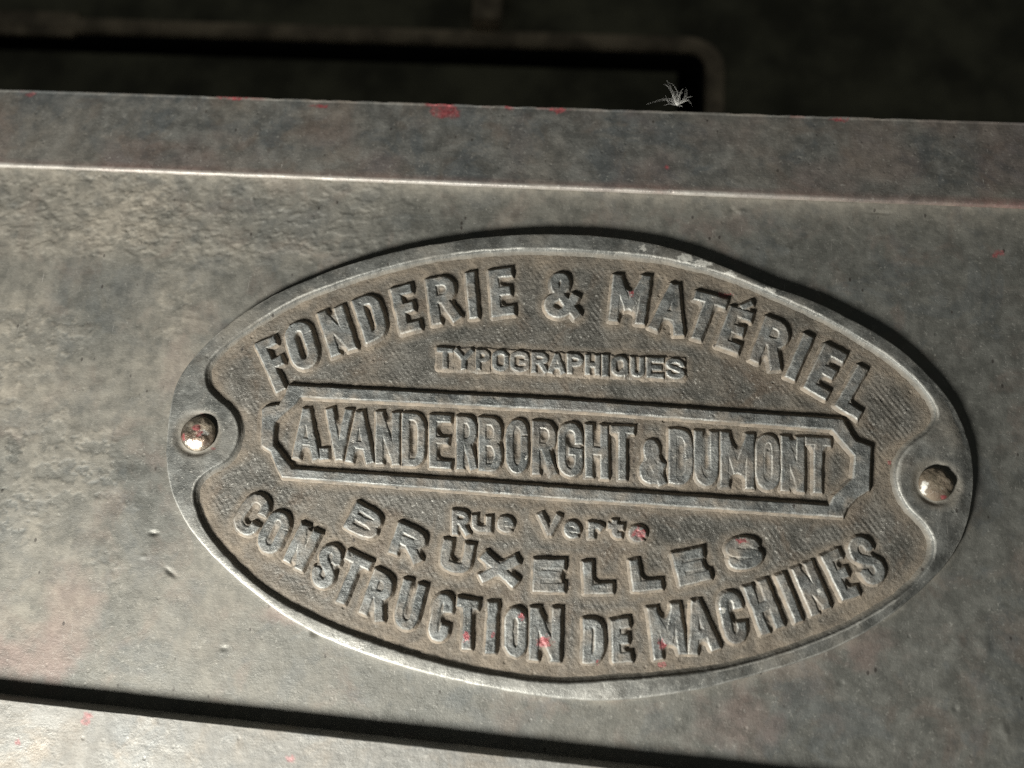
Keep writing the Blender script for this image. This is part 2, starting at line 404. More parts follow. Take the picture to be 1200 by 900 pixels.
# outer normals taken from the smooth outline
on = inward(out_c); oth = np.arctan2(out_c[:, 1] - CEN[1], out_c[:, 0] - CEN[0]); oo = np.argsort(oth)
def wrapi(v): return np.interp(th_i, np.concatenate([oth[oo] - 2*np.pi, oth[oo], oth[oo] + 2*np.pi]), np.concatenate([v[oo]] * 3))
n_out = -np.stack([wrapi(on[:, 0]), wrapi(on[:, 1])], 1); n_out /= np.linalg.norm(n_out, axis=1)[:, None]
al = np.arange(len(inn_c)) * np.linalg.norm(inn_c[1] - inn_c[0])
wob_o = .9 * fbm(al, al * 0 + 5, 70, 4, 2) + .4 * fbm(al, al * 0 + 2, 12, 3, 3)
wob_i = .7 * fbm(al, al * 0 + 8, 50, 4, 4) + .5 * fbm(al, al * 0 + 1, 10, 3, 5)
rows = []
shoulder = 3.2 * sstep(.45, .95, n_out[:, 0]) + 1.6 * sstep(-.2, -.75, n_out[:, 1]) * sstep(.1, .5, n_out[:, 0])
for off, z in [(2.6, -1.5), (2.2, 1.0), (1.6, 6.0), (1.2, ZP - 5.0), (.9, ZP - 3.0), (.5, ZP - 1.7), (-.4, ZP - .8)]:
    p = o_pts + n_out * (off + wob_o)[:, None]; rows.append(np.column_stack([p, z - shoulder * sstep(2, 11, z)]))
pa = o_pts + n_out * (-1.9 + wob_o)[:, None]; pb = inn_c - n_in * (2.6 - wob_i)[:, None]
for t in np.linspace(0, 1, 26):
    p = pa * (1 - t) + pb * t
    drop = (3.2 * sstep(.45, .95, n_out[:, 0]) + 1.6 * sstep(-.2, -.75, n_out[:, 1]) * sstep(.1, .5, n_out[:, 0])) * np.exp(-(t * np.linalg.norm(pb - pa, axis=1) / 9.0) ** 2)
    z = -drop + ZP - .45 + .25 * (1 - (2 * t - 1) ** 2) + .45 * fbm(p[:, 0], p[:, 1], 45, 3, 1) + .30 * fbm(p[:, 0], p[:, 1], 9, 4, 4)
    for ex, ey, er in ((231, 508, 23.5), (1098, 567, 21.0)):
        c = P2(ex, ey, ZP); z = z - 3.0 * np.exp(-((np.hypot(p[:, 0] - c[0], p[:, 1] - c[1]) - er) / 3.6) ** 2)
    rows.append(np.column_stack([p, z]))
for off, z in [(-1.2, ZP - .9), (-.2, ZP - 2.0), (.5, ZP - 3.6), (1.5, ZF + 2.6), (2.6, ZF + 1.0), (4.6, ZF + .1), (6.5, ZF - 1.2)]:
    p = inn_c + n_in * (off + wob_i)[:, None]; rows.append(np.column_stack([p, np.full(len(p), z) + (.3 * fbm(p[:, 0], p[:, 1], 6, 3, 2))]))
R = np.array(rows); nr, nc = R.shape[:2]
i = np.arange(nr - 1)[:, None]; j = np.arange(nc)[None, :]
f = np.stack([(i * nc + j).ravel(), (i * nc + (j + 1) % nc).ravel(), ((i + 1) * nc + (j + 1) % nc).ravel(), ((i + 1) * nc + j).ravel()], 1)
co = R.reshape(-1, 3)
# orientation: make top faces look up
v1 = co[f[:, 1]] - co[f[:, 0]]; v2 = co[f[:, 3]] - co[f[:, 0]]
if (v1[:, 0] * v2[:, 1] - v1[:, 1] * v2[:, 0]).mean() < 0: f = f[:, ::-1]
rx_, ry_, rz_ = co[:, 0], co[:, 1], co[:, 2]
rowid = np.repeat(np.arange(nr), nc)
dust = np.where(rowid >= 35, sstep(34, 38, rowid), 0) + np.clip(.2 + .9 * fbm(rx_, ry_, 60, 4, 3), 0, .7) * (rz_ > ZP - 2.5)
for (ex, ey) in ((231, 508), (1098, 567)):
    c = P2(ex, ey, ZP); dd_ = np.hypot(rx_ - c[0], ry_ - c[1]) + 3 * fbm(rx_, ry_, 9, 3, 2)
    dust = np.maximum(dust, .85 * sstep(36, 23, dd_))
dust = np.where(rowid < 5, .8, dust)
make_mesh('rim', co, f, M_rim, plate, {'dust': np.clip(dust, 0, 1), 'scrape_glint': np.maximum(blobs(rx_, ry_, SCRAPE, ZP, 4, .6), .40 * np.tile(sstep(.35, .9, -n_out[:, 1]) * sstep(.35, .05, n_out[:, 0]), nr) * (.7 + .6 * fbm(rx_, ry_, 18, 4, 6))) * (rowid < 33) + .30 * np.isin(rowid, (5, 6, 32, 33)) * sstep(-.4, .2, fbm(rx_, ry_, 40, 4, 2)), 'red': blobs(rx_, ry_, [(238,487,5,3),(250,525,3,2)], ZP, 5) * .5})  # sheen painted on the rim's lower-left arc; spots and edges are wear

# --------- glyph skeletons in a unit box (stroke centre lines)
def arc(cx, cy, rx, ry, a0, a1, n=9):
    t = np.radians(np.linspace(a0, a1, n)); return [(cx + rx * math.cos(q), cy + ry * math.sin(q)) for q in t]
G = {
 'A': [[(0,0),(.5,1)], [(1,0),(.5,1)], [(.22,.30),(.78,.30)]],
 'B': [[(0,0),(0,1)], [(0,1),(.55,1)] + arc(.55,.77,.42,.23,90,-90)[1:] + [(0,.54)], [(0,.54),(.55,.54)] + arc(.55,.27,.45,.27,90,-90)[1:] + [(0,0)]],
 'C': [arc(.5,.76,.5,.24,-8,180) + arc(.5,.24,.5,.24,180,368)],
 'D': [[(0,0),(0,1)], [(0,1),(.45,1)] + arc(.45,.72,.55,.28,90,0)[1:] + arc(.45,.28,.55,.28,0,-90) + [(0,0)]],
 'E': [[(0,0),(0,1)], [(0,1),(1,1)], [(0,.52),(.82,.52)], [(0,0),(1,0)]],
 'F': [[(0,0),(0,1)], [(0,1),(1,1)], [(0,.52),(.82,.52)]],
 'G': [[(1,.70)] + arc(.5,.76,.5,.24,0,180) + arc(.5,.24,.5,.24,180,360) + [(1,.46)], [(1,.46),(.62,.46)]],
 'H': [[(0,0),(0,1)], [(1,0),(1,1)], [(0,.5),(1,.5)]],
 'I': [[(.5,0),(.5,1)]],
 'L': [[(0,1),(0,0)], [(0,0),(1,0)]],
 'M': [[(0,0),(0,1)], [(0,1),(.5,.25)], [(.5,.25),(1,1)], [(1,1),(1,0)]],
 'N': [[(0,0),(0,1)], [(0,1),(1,0)], [(1,0),(1,1)]],
 'O': [arc(.5,.74,.5,.26,0,180) + arc(.5,.26,.5,.26,180,360) + [(1,.74)]],
 'P': [[(0,0),(0,1)], [(0,1),(.5,1)] + arc(.5,.74,.5,.26,90,-90)[1:] + [(0,.48)]],
 'Q': [arc(.5,.74,.5,.26,0,180) + arc(.5,.26,.5,.26,180,360) + [(1,.74)], [(.6,.25),(1,0)]],
 'R': [[(0,0),(0,1)], [(0,1),(.5,1)] + arc(.5,.76,.5,.24,90,-90)[1:] + [(0,.52)], [(.5,.52),(1,0)]],
 'S': [[(1,.74)] + arc(.5,.77,.5,.23,0,225,12) + [(.5,.5)] + arc(.5,.23,.5,.23,45,-180,12) + [(0,.26)]],
 'T': [[(0,1),(1,1)], [(.5,1),(.5,0)]],
 'U': [[(0,1)] + arc(.5,.26,.5,.26,180,360) + [(1,1)]],
 'V': [[(0,1),(.5,0)], [(1,1),(.5,0)]],
 'X': [[(0,0),(1,1)], [(0,1),(1,0)]],
 'Y': [[(0,1),(.5,.48)], [(1,1),(.5,.48)], [(.5,.48),(.5,0)]],
 '&': [[(1,0),(.28,.66)] + arc(.45,.82,.24,.18,205,-40,10) + [(.30,.46)] + arc(.38,.22,.38,.22,110,320,10) + [(1,.42)]],
 '.': [[(.5,0),(.5,.12)]],
 'u': [[(0,1)] + arc(.5,.34,.5,.34,180,360) + [(1,1)], [(1,1),(1,0)]],
 'e': [[(0,.5),(1,.5)] + arc(.5,.5,.5,.5,0,320,18)],
 'r': [[(.1,0),(.1,1)], [(.1,.6)] + arc(.6,.6,.45,.36,150,40,7)],
 't': [[(.4,1),(.4,.2)] + arc(.7,.2,.3,.2,180,290,6), [(0,.68),(1,.68)]],
}
G['É'] = [[(x, y * .86) for x, y in pl] for pl in G['E']] + [[(.42, 1.03), (.88, 1.20)]]

CAP = {('N', 1): (.01, .01), ('M', 1): (.01, .2), ('M', 2): (.2, .01), ('A', 0): (.92, .45), ('A', 1): (.92, .45), ('A', 2): (.01, .01), ('V', 0): (.92, .45), ('V', 1): (.92, .45),
       ('Y', 0): (.8, .01), ('Y', 1): (.8, .01), ('R', 2): (.01, .8), ('X', 0): (.6, .6), ('X', 1): (.6, .6), ('É', 4): (.5, .5), ('C', 0): (.5, .5), ('S', 0): (.5, .5), ('Q', 1): (.1, .6)}

def bilerp(q, u, v):
    bl, br, tr, tl = q
    return bl * (1 - u) * (1 - v) + br * u * (1 - v) + tr * u * v + tl * (1 - u) * v

def seg_box(X, Y, a, b, hw, e0, e1):
    d = b - a; L = np.hypot(*d)
    if L < 1e-6: return np.hypot(X - a[0], Y - a[1]) - hw
    d = d / L
    a2 = a - d * e0; b2 = b + d * e1; L2 = L + e0 + e1; c = (a2 + b2) / 2
    u = np.abs((X - c[0]) * d[0] + (Y - c[1]) * d[1]) - L2 / 2
    v = np.abs(-(X - c[0]) * d[1] + (Y - c[1]) * d[0]) - hw
    return np.hypot(np.maximum(u, 0), np.maximum(v, 0)) + np.minimum(np.maximum(u, v), 0)

def field_z(X, Y):
    """relief of the recessed field: dust-softened cross hatching"""
    z = ZF + .55 * fbm(X, Y, 60, 3, 3) + .50 * fbm(X, Y, 7, 4, 5, .6)
    return z

def poly_sdf(X, Y, poly):
    d = np.full(X.shape, 1e9); inside = np.zeros(X.shape, bool)
    n = len(poly)
    for k in range(n):
        a, b = poly[k], poly[(k + 1) % n]
        e = b - a; wx = X - a[0]; wy = Y - a[1]
        t = np.clip((wx * e[0] + wy * e[1]) / (e @ e), 0, 1)
        d = np.minimum(d, np.hypot(wx - e[0] * t, wy - e[1] * t))
        c = ((a[1] <= Y) & (b[1] > Y)) | ((b[1] <= Y) & (a[1] > Y))
        with np.errstate(divide='ignore', invalid='ignore'):
            xi = a[0] + (Y - a[1]) / (b[1] - a[1]) * e[0]
        inside ^= c & (X < xi)
    return np.where(inside, -d, d)

# whole-plate grid of "distance to the nearest lettering", used to soften the hatching there
SP = .85
gx = np.arange(-500, 500, SP); gy = np.arange(-300, 300, SP)
FX, FY = np.meshgrid(gx, gy, indexing='ij')
NEAR = np.full(FX.shape, 60.0, np.float32)
def note_near(X0, X1, Y0, Y1, fn):
    i0, i1 = np.searchsorted(gx, [X0, X1]); j0, j1 = np.searchsorted(gy, [Y0, Y1])
    sl_ = (slice(i0, i1), slice(j0, j1))
    NEAR[sl_] = np.minimum(NEAR[sl_], fn(FX[sl_], FY[sl_]))

def blur(a, sg):
    k = np.arange(-int(3 * sg) - 1, int(3 * sg) + 2); w = np.exp(-.5 * (k / sg) ** 2); w /= w.sum(); h = len(k) // 2
    for ax in (0, 1):
        p = np.pad(a, [(h, h) if q == ax else (0, 0) for q in (0, 1)])
        a = sum(wi * np.take(p, np.arange(i, i + a.shape[ax]), axis=ax) for i, wi in enumerate(w))
    return a
def relief(name, X, Y, s, H, draft, mat, seed, rough=1.0, clean=1.0, fill=.0, fr=3.2, pad=None):
    """raised casting: s = signed distance to its outline"""
    s = s + rough * (.55 * fbm(X, Y, 7, 3, seed) + .35 * fbm(X, Y, 18, 2, seed + 3))
    t = 1 - np.clip((s + 1.3) / (draft + 1.3), 0, 1)
    prof = t * t * (3 - 2 * t) * .55 + .45 * np.sqrt(np.clip(1 - (1 - t) ** 2, 0, 1)) * t ** .4
    base = field_z(X, Y)
    sharp = prof
    if fill > 0:
        sp_ = X[1, 0] - X[0, 0]
        bl = blur(sstep(.2, .8, prof), fr / sp_)
        prof = np.maximum(prof, fill * sstep(.32, .66, bl) * (1 + .12 * fbm(X, Y, 9, 3, seed)))
    if pad is not None:
        prof = np.maximum(prof, .42 * (1 - sstep(-1.0, 3.0, pad + 2.6 * fbm(X, Y, 9, 3, 4))))
    top = H * (1 + .05 * fbm(X, Y, 30, 2, seed + 1)) + .30 * fbm(X, Y, 6, 4, seed + 5)
    Z = base + prof * top - .12 * (1 - sstep(0, .06, prof))
    keep = prof > .004
    red = blobs(X, Y, RED, ZF + H, seed % 5) * sstep(.3, .7, prof)
    dust = 1 - sstep(.55, .93, prof) * (clean - .9 * np.clip(fbm(X, Y, 18, 4, seed + 2) + .12, 0, 1))
    o = height_mesh(name, X, Y, Z, mat, plate, keep, {'dust': np.clip(dust, 0, 1), 'red': red, 'scrape_glint': .34 * sstep(.62, .80, sharp) * sstep(1.0, .93, sharp) * sstep(-.35, .35, fbm(X, Y, 22, 3, seed + 4)) + blobs(X, Y, [(848,714,4,4),(617,536,3,4),(960,693,4,3)], ZF + H, 2)})
    if name == 'letter' and (red > .5).sum() * (X[1, 0] - X[0, 0]) ** 2 > 25: o['label'] = 'raised letter with a fleck of red paint'
    return o

LET_SP = .62
def letter(ch, quad, w, H, draft, seed, rough=1.0, fill=.6, fr=3.2, pad_m=None):
    q = [P2(x, y, ZF + H) for x, y in quad]              # bl, br, tr, tl on the letters' top
    q = [np.array(p) for p in q]
    wu = (np.linalg.norm(q[1] - q[0]) + np.linalg.norm(q[2] - q[3])) / 2
    hv = (np.linalg.norm(q[3] - q[0]) + np.linalg.norm(q[2] - q[1])) / 2
    iu = min(.5, w / 2 / wu); iv = min(.45, w / 2 / hv)
    mp = lambda p: bilerp(q, iu + (1 - 2 * iu) * p[0], iv + (1 - 2 * iv) * p[1])
    if ch == 'I': mp = lambda p: bilerp(q, p[0], iv + (1 - 2 * iv) * p[1])
    hw = w / 2
    if ch == 'I': hw = wu / 2
    pts = np.array(q); mg = draft + 5
    x0, y0 = pts.min(0) - mg - (3 if ch != 'É' else 8); x1, y1 = pts.max(0) + mg + (3 if ch != 'É' else 8)
    def sdf(X, Y, hw=hw):
        hw0 = hw; s = np.full(X.shape, 1e9)
        for li, pl in enumerate(G[ch]):
            pp = [mp(p) for p in pl]; n = len(pp); hw = hw0 * (.55 if (ch, li) == ('É', 4) else 1)
            for k in range(n - 1):
                e0 = hw * .92 if k == 0 else 0; e1 = hw * .92 if k == n - 2 else 0
                if ch in 'Oe' and n > 10: e0 = e1 = 0
                if CAP.get((ch, li)): e0, e1 = (e0 and hw * CAP[ch, li][0]), (e1 and hw * CAP[ch, li][1])
                s = np.minimum(s, seg_box(X, Y, pp[k], pp[k + 1], hw, e0, e1))
                if k: s = np.minimum(s, np.hypot(X - pp[k][0], Y - pp[k][1]) - hw)
        return s
    X, Y = np.meshgrid(np.arange(x0, x1, LET_SP), np.arange(y0, y1, LET_SP), indexing='ij')
    # square-on lattice turned with the letter would alias; jitter-free fine lattice is enough at this size
    s = sdf(X, Y)
    note_near(x0, x1, y0, y1, sdf)
    return relief('letter', X, Y, s, H, draft, M_letter, seed, rough, fill=fill, fr=fr, pad=poly_sdf(X, Y, q) - pad_m if pad_m is not None else None)

rows_ = []
R1 = [('F',(324,460),(346,449),(321,393),(298,403)),('O',(346,437),(376,424),(360,372),(330,384)),('N',(388,418),(418,408),(401,357),(371,366)),
 ('D',(429,402),(456,391),(441,341),(412,352)),('E',(469,391),(494,385),(481,332),(457,338)),('R',(506,381),(540,374),(530,321),(499,327)),
 ('I',(550,374),(561,372),(555,317),(546,319)),('E',(577,371),(603,368),(600,313),(572,316)),('&',(637,371),(680,372),(675,319),(640,319)),
 ('M',(714,375),(755,380),(763,322),(719,321)),('A',(760,384),(801,394),(806,333),(777,328)),('T',(799,391),(834,403),(854,351),(816,340)),
 ('É',(839,405),(865,414),(887,361),(859,352)),('R',(878,421),(913,436),(928,382),(899,370)),('I',(921,441),(931,446),(954,395),(943,390)),
 ('E',(942,453),(969,469),(993,415),(968,402)),('L',(979,475),(1006,492),(1033,441),(1007,427))]
for k, (c, *q) in enumerate(R1): rows_.append((c, q, 10.5 if c not in 'M&' else 9.5, 6.6, 3.6, 11 + k, 1.0))
# small second line
def line(s, xs, top, bot, w, H, d, seed, rough=1.0):
    for k, (c, (xa, xb)) in enumerate(zip(s, xs)):
        t = lambda x: top[0] + (top[1] - top[0]) * (x - top[2]) / (top[3] - top[2])
        b_ = lambda x: bot[0] + (bot[1] - bot[0]) * (x - bot[2]) / (bot[3] - bot[2])
        rows_.append((c, [(xa, b_(xa)), (xb, b_(xb)), (xb, t(xb)), (xa, t(xa))], w, H, d, seed + k, rough))
line('TYPOGRAPHIQUES', [(512,531),(532,555),(558,574),(577,596),(598,620),(623,642),(643,662),(665,683),(686,703),(706,713),(717,736),(739,755),(758,778),(781,802)],
     (407, 420.5, 513, 803), (431, 444, 511, 803), 5.0, 4.6, 3.4, 31, .8)
T3 = (476.5, 513.5, 362, 970); B3 = (538, 578, 358, 965)
line('AVANDERBORGHT', [(343,374),(382,412),(405,437),(440,468),(471,498),(503,529),(535,559),(561,588),(593,619),(624,652),(654,683),(686,713),(715,744)], T3, B3, 8.2, 5.6, 3.0, 51, .8)
line('DUMONT', [(784,812),(814,842),(845,884),(886,914),(916,943),(944,974)], T3, B3, 8.4, 5.6, 3.6, 71, .8)
rows_.append(('.', [(373,538),(386,539),(386,500),(373,499)], 9.5, 5.0, 3.0, 81, .8))
rows_.append(('&', [(749,565),(780,569),(778,516),(751,514)], 8.5, 5.6, 3.4, 82, .8))
for k, (c, x0, x1, yt, yb) in enumerate([('R',530,550,598,627),('u',553,576,604,623),('e',583,602,605,624),('V',631,657,602,628),('e',661,680,611,631),('r',689,707,612,631),('t',713,731,609,630),('e',737,758,616,635)]):
    dy = (x1 - x0) * .05
    rows_.append((c, [(x0, yb - dy), (x1, yb + dy), (x1, yt + dy), (x0, yt - dy)], 5.6, 5.0, 3.2, 91 + k, .8))
R5 = [('B',(402,617),(435,635),(451,606),(418,588)),('R',(455,647),(491,662),(502,626),(467,611)),('U',(514,667),(549,674),(556,638),(520,631)),
 ('X',(560,681),(607,689),(609,652),(564,646)),('E',(624,693),(662,694),(662,656),(626,655)),('L',(685,696),(719,695),(717,657),(683,658)),
 ('L',(742,693),(777,690),(771,653),(737,656)),('E',(797,687),(835,678),(823,642),(787,648)),('S',(857,671),(898,661),(885,626),(848,634))]
for k, (c, *q) in enumerate(R5): rows_.append((c, q, 10.0, 6.4, 3.4, 101 + k, 1.0))
R6 = [('C',(268,613),(293,634),(320,590),(297,573)),('O',(297,638),(320,655),(344,609),(321,594)),('N',(331,656),(353,670),(376,625),(353,612)),
 ('S',(361,680),(384,695),(404,646),(382,633)),('T',(384,701),(413,712),(436,659),(407,645)),('R',(420,717),(447,732),(463,678),(440,667)),
 ('U',(459,732),(486,742),(500,687),(473,678)),('C',(500,748),(523,754),(533,699),(510,693)),('T',(533,759),(560,763),(561,704),(536,700)),
 ('I',(569,765),(580,766),(583,707),(572,705)),('O',(591,769),(617,770),(617,714),(592,712)),('N',(620,773),(656,776),(658,712),(622,712)),
 ('D',(683,777),(707,777),(708,726),(684,725)),('E',(718,777),(741,775),(737,724),(716,727)),
 ('M',(767,774),(806,766),(796,706),(759,713)),('A',(807,768),(845,760),(826,699),(804,705)),('C',(852,757),(878,750),(866,690),(840,697)),
 ('H',(893,745),(920,733),(898,678),(872,688)),('I',(932,731),(942,727),(918,671),(910,675)),('N',(952,723),(974,711),(952,657),(928,667)),
 ('E',(988,703),(1009,697),(983,643),(962,652)),('S',(1018,690),(1043,676),(1014,624),(990,636))]
for k, (c, *q) in enumerate(R6): rows_.append((c, q, 8.8, 6.6, 3.6, 121 + k, 1.0))
for c, q, w, H, d, sd, rg in rows_:
    small = 31 <= sd < 45 or sd >= 91 and sd < 100
    fill, fr = .72, 4.4
    if small: fill, fr = (0 if sd < 45 else .55), 2.4
    elif sd in (11, 12, 14, 15, 19): fill, fr = .35, 3.0          # the open, crisp letters of the first word
    elif 71 <= sd < 84 or c == 'M' or sd in (105, 108, 109): fill, fr = .84, 5.0
    if 71 <= sd < 84 or sd >= 135: H *= .88
    letter(c, q, w * (1.09 if not 101 <= sd < 111 else 1.02 if c != 'B' else .80), H * .93, d, sd, rg * 1.2, fill, fr, 1.2 if small and sd < 45 else None)

# --------- the long frame with notched corners round the middle line
HF = 6.6
FO = [(338,451),(660,468),(988,491),(998,509),(1004,517),(1021,523),(1019,574),(1006,582),(993,595),(989,606),(660,584),(330,559),(323,544),(317,529),(306,522),(307,480),(311,476),(327,474),(334,463)]
FI = [(352,465),(660,480),(975,503),(1002,534),(1000,561),(978,581),(972,592),(660,571),(342,549),(320,521),(322,494),(346,473)]
po = [P2(x, y, ZF + HF) for x, y in FO]; pi_ = [P2(x, y, ZF + HF) for x, y in FI]
X, Y = np.meshgrid(np.arange(-375, 370, .7), np.arange(-75, 105, .7), indexing='ij')
frame_s = lambda X, Y: np.maximum(poly_sdf(X, Y, po), -poly_sdf(X, Y, pi_))
note_near(-375, 370, -75, 105, frame_s)
relief('name_frame', X, Y, frame_s(X, Y), HF, 3.2, M_letter, 150, .7)

# --------- recessed field, after every letter is known
Z = field_z(FX, FY)
rin = np.hypot(FX - CEN[0], FY - CEN[1]) - r_in(FX, FY)
clear = sstep(3, 13, NEAR) * sstep(-6, -26, rin)
patch = .55 + .45 * sstep(-.3, .35, fbm(FX, FY, 55, 3, 2))
wv = 1.2 * fbm(FX, FY, 30, 2, 6)
h1 = np.sin((FX * .80 + FY * .62 + wv) * 2 * np.pi / 5.6)
h2 = np.sin((FX * .45 - FY * .90 + wv) * 2 * np.pi / 6.2)
Z = Z + clear * patch * ((.20 + .08 * sstep(0, 200, FX)) * h1 + .10 * h2 + .10 * h1 * h2) * (.6 + .9 * fbm(FX, FY, 16, 3, 1))
Z += .9 * np.exp(-np.clip(NEAR, 0, None) / 2.5) * 0.3
dust = np.clip(1.0 - .85 * sstep(2, 16, NEAR) * sstep(-5, -34, rin) + .55 * fbm(FX, FY, 50, 5, 4), 0, 1)
height_mesh('plate_field', FX, FY, Z, M_field, plate, rin < 3.5, {'dust': dust, 'red': blobs(FX, FY, RED, ZF, 3) * .8, 'scrape_glint': 0 * FX})

# --------- two domed rivets
def rivet(px, py, r, h, seed, label, red_spots):
    c = P2(px, py, ZP + h * .4)
    nr_, nt = 26, 72
    t = np.linspace(0, 2 * np.pi, nt, endpoint=False)
    prof = []
    for q in np.linspace(0, 1, nr_ - 5): prof.append((r * math.sin(q * math.pi * .42) / math.sin(math.pi * .42), h * (math.cos(q * math.pi * .46))))
    prof += [(r * 1.015, h * .04), (r * 1.01, -h * .1), (r * .98, -h * .22), (r * .96, -h * .30), (r * .96, -h * .6)]
    co = []
    for rr, zz in prof:
        x = c[0] + rr * np.cos(t); y = c[1] + rr * np.sin(t)
        d = 1.5 * fbm(x, y, 10, 2, seed) + .5 * fbm(x, y, 4, 3, seed + 2)
        flat = -1.6 * np.exp(-(((x - c[0] + r * .05) / (r * .42)) ** 2 + ((y - c[1] - r * .12) / (r * .30)) ** 2))
        k = 1 if zz > 0 else 0
        co.append(np.stack([x + .5 * d, y + .4 * d, np.full(nt, ZP + .6 + zz) + k * (d + flat)], 1))
    co = np.array(co).reshape(-1, 3)
    i = np.arange(nr_ - 1)[:, None]; j = np.arange(nt)[None, :]
    f = np.stack([(i * nt + j).ravel(), ((i + 1) * nt + j).ravel(), ((i + 1) * nt + (j + 1) % nt).ravel(), (i * nt + (j + 1) % nt).ravel()], 1)
    o = make_mesh('rivet', co, f, M_rivet if px < 600 else M_dull, plate, {'dust': np.clip((.1 if px < 600 else .6) + .6 * fbm(co[:, 0], co[:, 1], 12, 3, seed), 0, 1), 'red': blobs(co[:, 0], co[:, 1], red_spots, ZP + h, seed), 'scrape_glint': blobs(co[:, 0], co[:, 1], [(px + 6, py - 2, 6, 5), (px - 6, py + 11, 10, 5)] if px < 600 else [(px - 13, py + 4, 3, 8)], ZP + h, seed + 1) * .8})  # pale spots paint the highlights on the dome
    o['label'] = label
rivet(231, 508, 20.5, 9.5, 3, 'bright domed rivet flecked with red paint', [(229, 503, 6, 5), (234, 508, 5, 4), (214, 512, 4, 5)])
rivet(1098, 567, 18.5, 8.0, 6, 'brownish tarnished domed rivet', [(1108, 582, 5, 3)])

# ------------------------------------------------------------------ fluff on the rail's edge
def fibres(name, origin, ends, rad, mat):
    co, f = [], []
    rs = np.random.RandomState(3)
    for e in ends:
        e = np.array(e, float); n = 9
        side = rs.randn(3) * np.linalg.norm(e) * .16
        pts = [origin + e * t + side * math.sin(math.pi * t) + rs.randn(3) * .12 for t in np.linspace(0, 1, n)]
        for k, p in enumerate(pts):
            rr = rad * (1 - .7 * k / (n - 1))
            d = nrm(e); u = nrm(np.cross(d, [.3, .2, 1.0])); v = np.cross(d, u)
            b0 = len(co)
            for q in range(4):
                a_ = q * math.pi / 2; co.append(p + rr * (u * math.cos(a_) + v * math.sin(a_)))
            if k:
                for q in range(4): f.append((b0 - 4 + q, b0 - 4 + (q + 1) % 4, b0 + (q + 1) % 4, b0 + q))
    return make_mesh(name, np.array(co), np.array(f), mat)
rs = np.random.RandomState(12)
o3 = P(793, 124, 0); o3[2] = 1.5
ends = []
for k in range(24):
    an = math.radians(rs.uniform(15, 165)); ln = rs.uniform(8, 24)
    ends.append((math.cos(an) * ln, math.sin(an) * ln * .8, abs(rs.randn()) * 8 + 2))
ends += [(-18, 34, 12), (-15, 30, 14), (-24, 26, 10), (12, 24, 10), (-46, -1, 1), (-34, 2, 2), (-20, -2, 1), (22, -1, 2), (9, -3, 3)]
o = fibres('seed_tuft', o3, [tuple(np.array(e) * .85) for e in ends], .14, M_fluff)
tag(o, 'tiny tuft of white seed fluff caught on the far edge of the upper rail', 'fluff')

# ------------------------------------------------------------------ dark machine parts beyond the rail
back = tag(empty('rear_casting', P(700, 60, -640)), 'dark blurred iron casting with a rounded opening beyond the rail', 'machine casting')
ZB = -640.0
def bx(co, f, x0, x1, y0, y1, z0, z1):
    b0 = len(co)
    co += [(x0,y0,z0),(x1,y0,z0),(x1,y1,z0),(x0,y1,z0),(x0,y0,z1),(x1,y0,z1),(x1,y1,z1),(x0,y1,z1)]
    f += [(b0,b0+3,b0+2,b0+1),(b0+4,b0+5,b0+6,b0+7),(b0,b0+1,b0+5,b0+4),(b0+1,b0+2,b0+6,b0+5),(b0+2,b0+3,b0+7,b0+6),(b0+3,b0,b0+4,b0+7)]
bl_ = np.array(back.location) / S
ctr = P(840, 55, ZB)                                     # outer corner of the opening's lip
hx1 = P(826, 75, ZB)[0] ; hy1 = P(600, 57, ZB)[1]        # opening: x < hx1, y < hy1
x_l = -2600.0; y_b = P(600, 190, ZB)[1] - 500
# rounded-corner opening outline (upper right corner only is in sight; the rest follows suit)
def rrect(x0, x1, y0, y1, r, n=10):
    p = []
    for cx, cy, a0 in ((x1 - r, y1 - r, 0), (x0 + r, y1 - r, 90), (x0 + r, y0 + r, 180), (x1 - r, y0 + r, 270)):
        for q in np.linspace(a0, a0 + 90, n): p.append((cx + r * math.cos(math.radians(q)), cy + r * math.sin(math.radians(q))))
    return np.array(p)
def ring(name, loops, mat):
    """loops: list of (outline, z)"""
    n = len(loops[0][0]); co = []; f = []
    for o_, z in loops: co += [(x, y, z) for x, y in o_]
    for k in range(len(loops) - 1):
        for q in range(n): f.append((k * n + q, k * n + (q + 1) % n, (k + 1) * n + (q + 1) % n, (k + 1) * n + q))
    co = np.array(co) - bl_
    return make_mesh(name, co, np.array(f)[:, ::-1], mat, back)
hole = rrect(x_l, hx1, y_b, hy1, 40)
big = rrect(x_l - 1500, hx1 + 2200, y_b - 900, hy1 + 2400, 40)
ring('face_plate', [(hole, ZB), (big, ZB), (big, ZB - 60)], M_cast)
lw = 34
ring('opening_lip', [(rrect(x_l, hx1, y_b, hy1, 40), ZB - 260), (rrect(x_l, hx1, y_b, hy1, 40), ZB + 8), (rrect(x_l - 5, hx1 + 5, y_b - 5, hy1 + 5, 44), ZB + 14), (rrect(x_l - lw, hx1 + lw, y_b - lw, hy1 + lw, 70), ZB + 14), (rrect(x_l - lw - 8, hx1 + lw + 8, y_b - lw - 8, hy1 + lw + 8, 76), ZB + 2)], M_lip)
n_ = len(hole)
make_mesh('slot_shade_back', np.vstack([np.column_stack([hole, np.full(n_, ZB - 260.0)]), [[0, hy1 - 200, ZB - 260.0]]]) - bl_, np.array([(k, (k + 1) % n_, n_) for k in range(n_)]), M_black, back, smooth=False)  # cap coloured black for the slot's deep shade
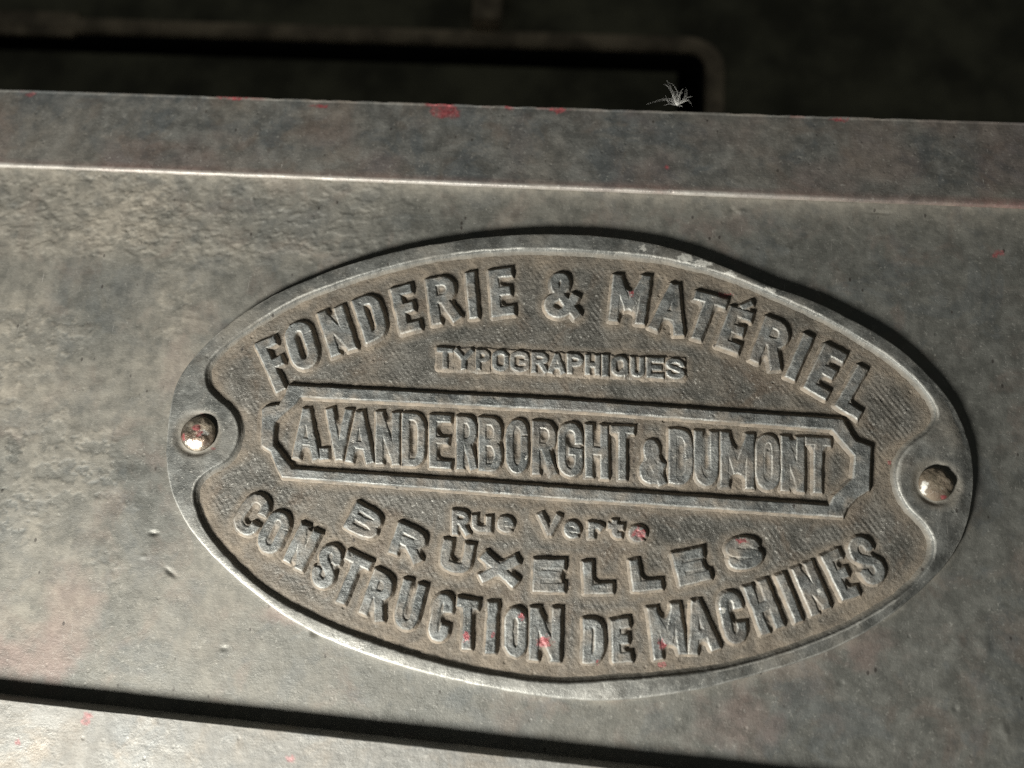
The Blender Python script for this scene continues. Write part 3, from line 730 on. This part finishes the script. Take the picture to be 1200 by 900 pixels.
ring('slot_shade_wall', [(rrect(x_l + 1, hx1 - 1, y_b + 1, hy1 - 1, 40), ZB - 259), (rrect(x_l + 1, hx1 - 1, y_b + 1, hy1 - 1, 40), ZB + 4)], M_black)  # black lining paints the shade on the slot's sides
co, f = [], []
bx(co, f, x_l + 10, hx1 - 60, y_b + 10, hy1 - 42, ZB - 120, ZB - 8)
make_mesh('slot_plate', np.array(co) - bl_, np.array(f), M_cast, back, smooth=False)
co, f = [], []
xv0 = P(556, 20, ZB)[0]; xv1 = P(588, 20, ZB)[0]
bx(co, f, xv0, xv1, hy1 + lw + 12, hy1 + 1500, ZB + 3, ZB + 40)
make_mesh('upright_rib', np.array(co) - bl_, np.array(f), M_lip, back, smooth=False)
co, f = [], []
bx(co, f, P(-300, 30, ZB)[0], P(92, 30, ZB)[0], P(0, 42, ZB)[1], P(0, 16, ZB)[1], ZB + 3, ZB + 12)
make_mesh('ledge', np.array(co) - bl_, np.array(f), M_lip, back, smooth=False)
co, f = [], []
bx(co, f, -9000, 9000, -6000, 12000, -1960, -1950)
fl_ = make_mesh('floor', np.array(co), np.array(f), M_floor, None, smooth=False)
tag(fl_, kind='structure')

# ------------------------------------------------------------------ camera, light, world
cam = bpy.data.cameras.new('camera'); co_ = bpy.data.objects.new('camera', cam); COL.objects.link(co_)
sc.camera = co_
cam.sensor_width = 36; cam.sensor_fit = 'HORIZONTAL'; cam.lens = FPX / 1200 * 36
m = Matrix([[*ROT[0], CAMP[0] * S], [*ROT[1], CAMP[1] * S], [*ROT[2], CAMP[2] * S], [0, 0, 0, 1]])
co_.matrix_world = m
cam.clip_start = .005; cam.clip_end = 20
cam.dof.use_dof = True; cam.dof.focus_distance = FPX * S; cam.dof.aperture_fstop = 8.5

L = bpy.data.lights.new('lamp', 'AREA'); L.shape = 'DISK'; L.size = .072
L.energy = 2.95; L.color = (1.0, .98, .915)
lo = bpy.data.objects.new('lamp', L); COL.objects.link(lo)
az = math.radians(230); el = math.radians(33); dist = .33
tgt = Vector((0, 0, 0))
lo.location = tgt + Vector((math.cos(az) * math.cos(el), math.sin(az) * math.cos(el), math.sin(el))) * dist
lo.rotation_euler = (tgt - lo.location).to_track_quat('-Z', 'Y').to_euler()

w = bpy.data.worlds.new('World'); sc.world = w; w.use_nodes = True
bg = w.node_tree.nodes['Background']; bg.inputs[0].default_value = (.95, 1.0, .92, 1); bg.inputs[1].default_value = .055

sc.view_settings.view_transform = 'Standard'; sc.view_settings.look = 'None'
sc.view_settings.exposure = 0; sc.view_settings.gamma = 1
sc.render.engine = 'CYCLES'
sc.cycles.use_denoising = False
sc.cycles.filter_width = 1.15
sc.cycles.max_bounces = 5
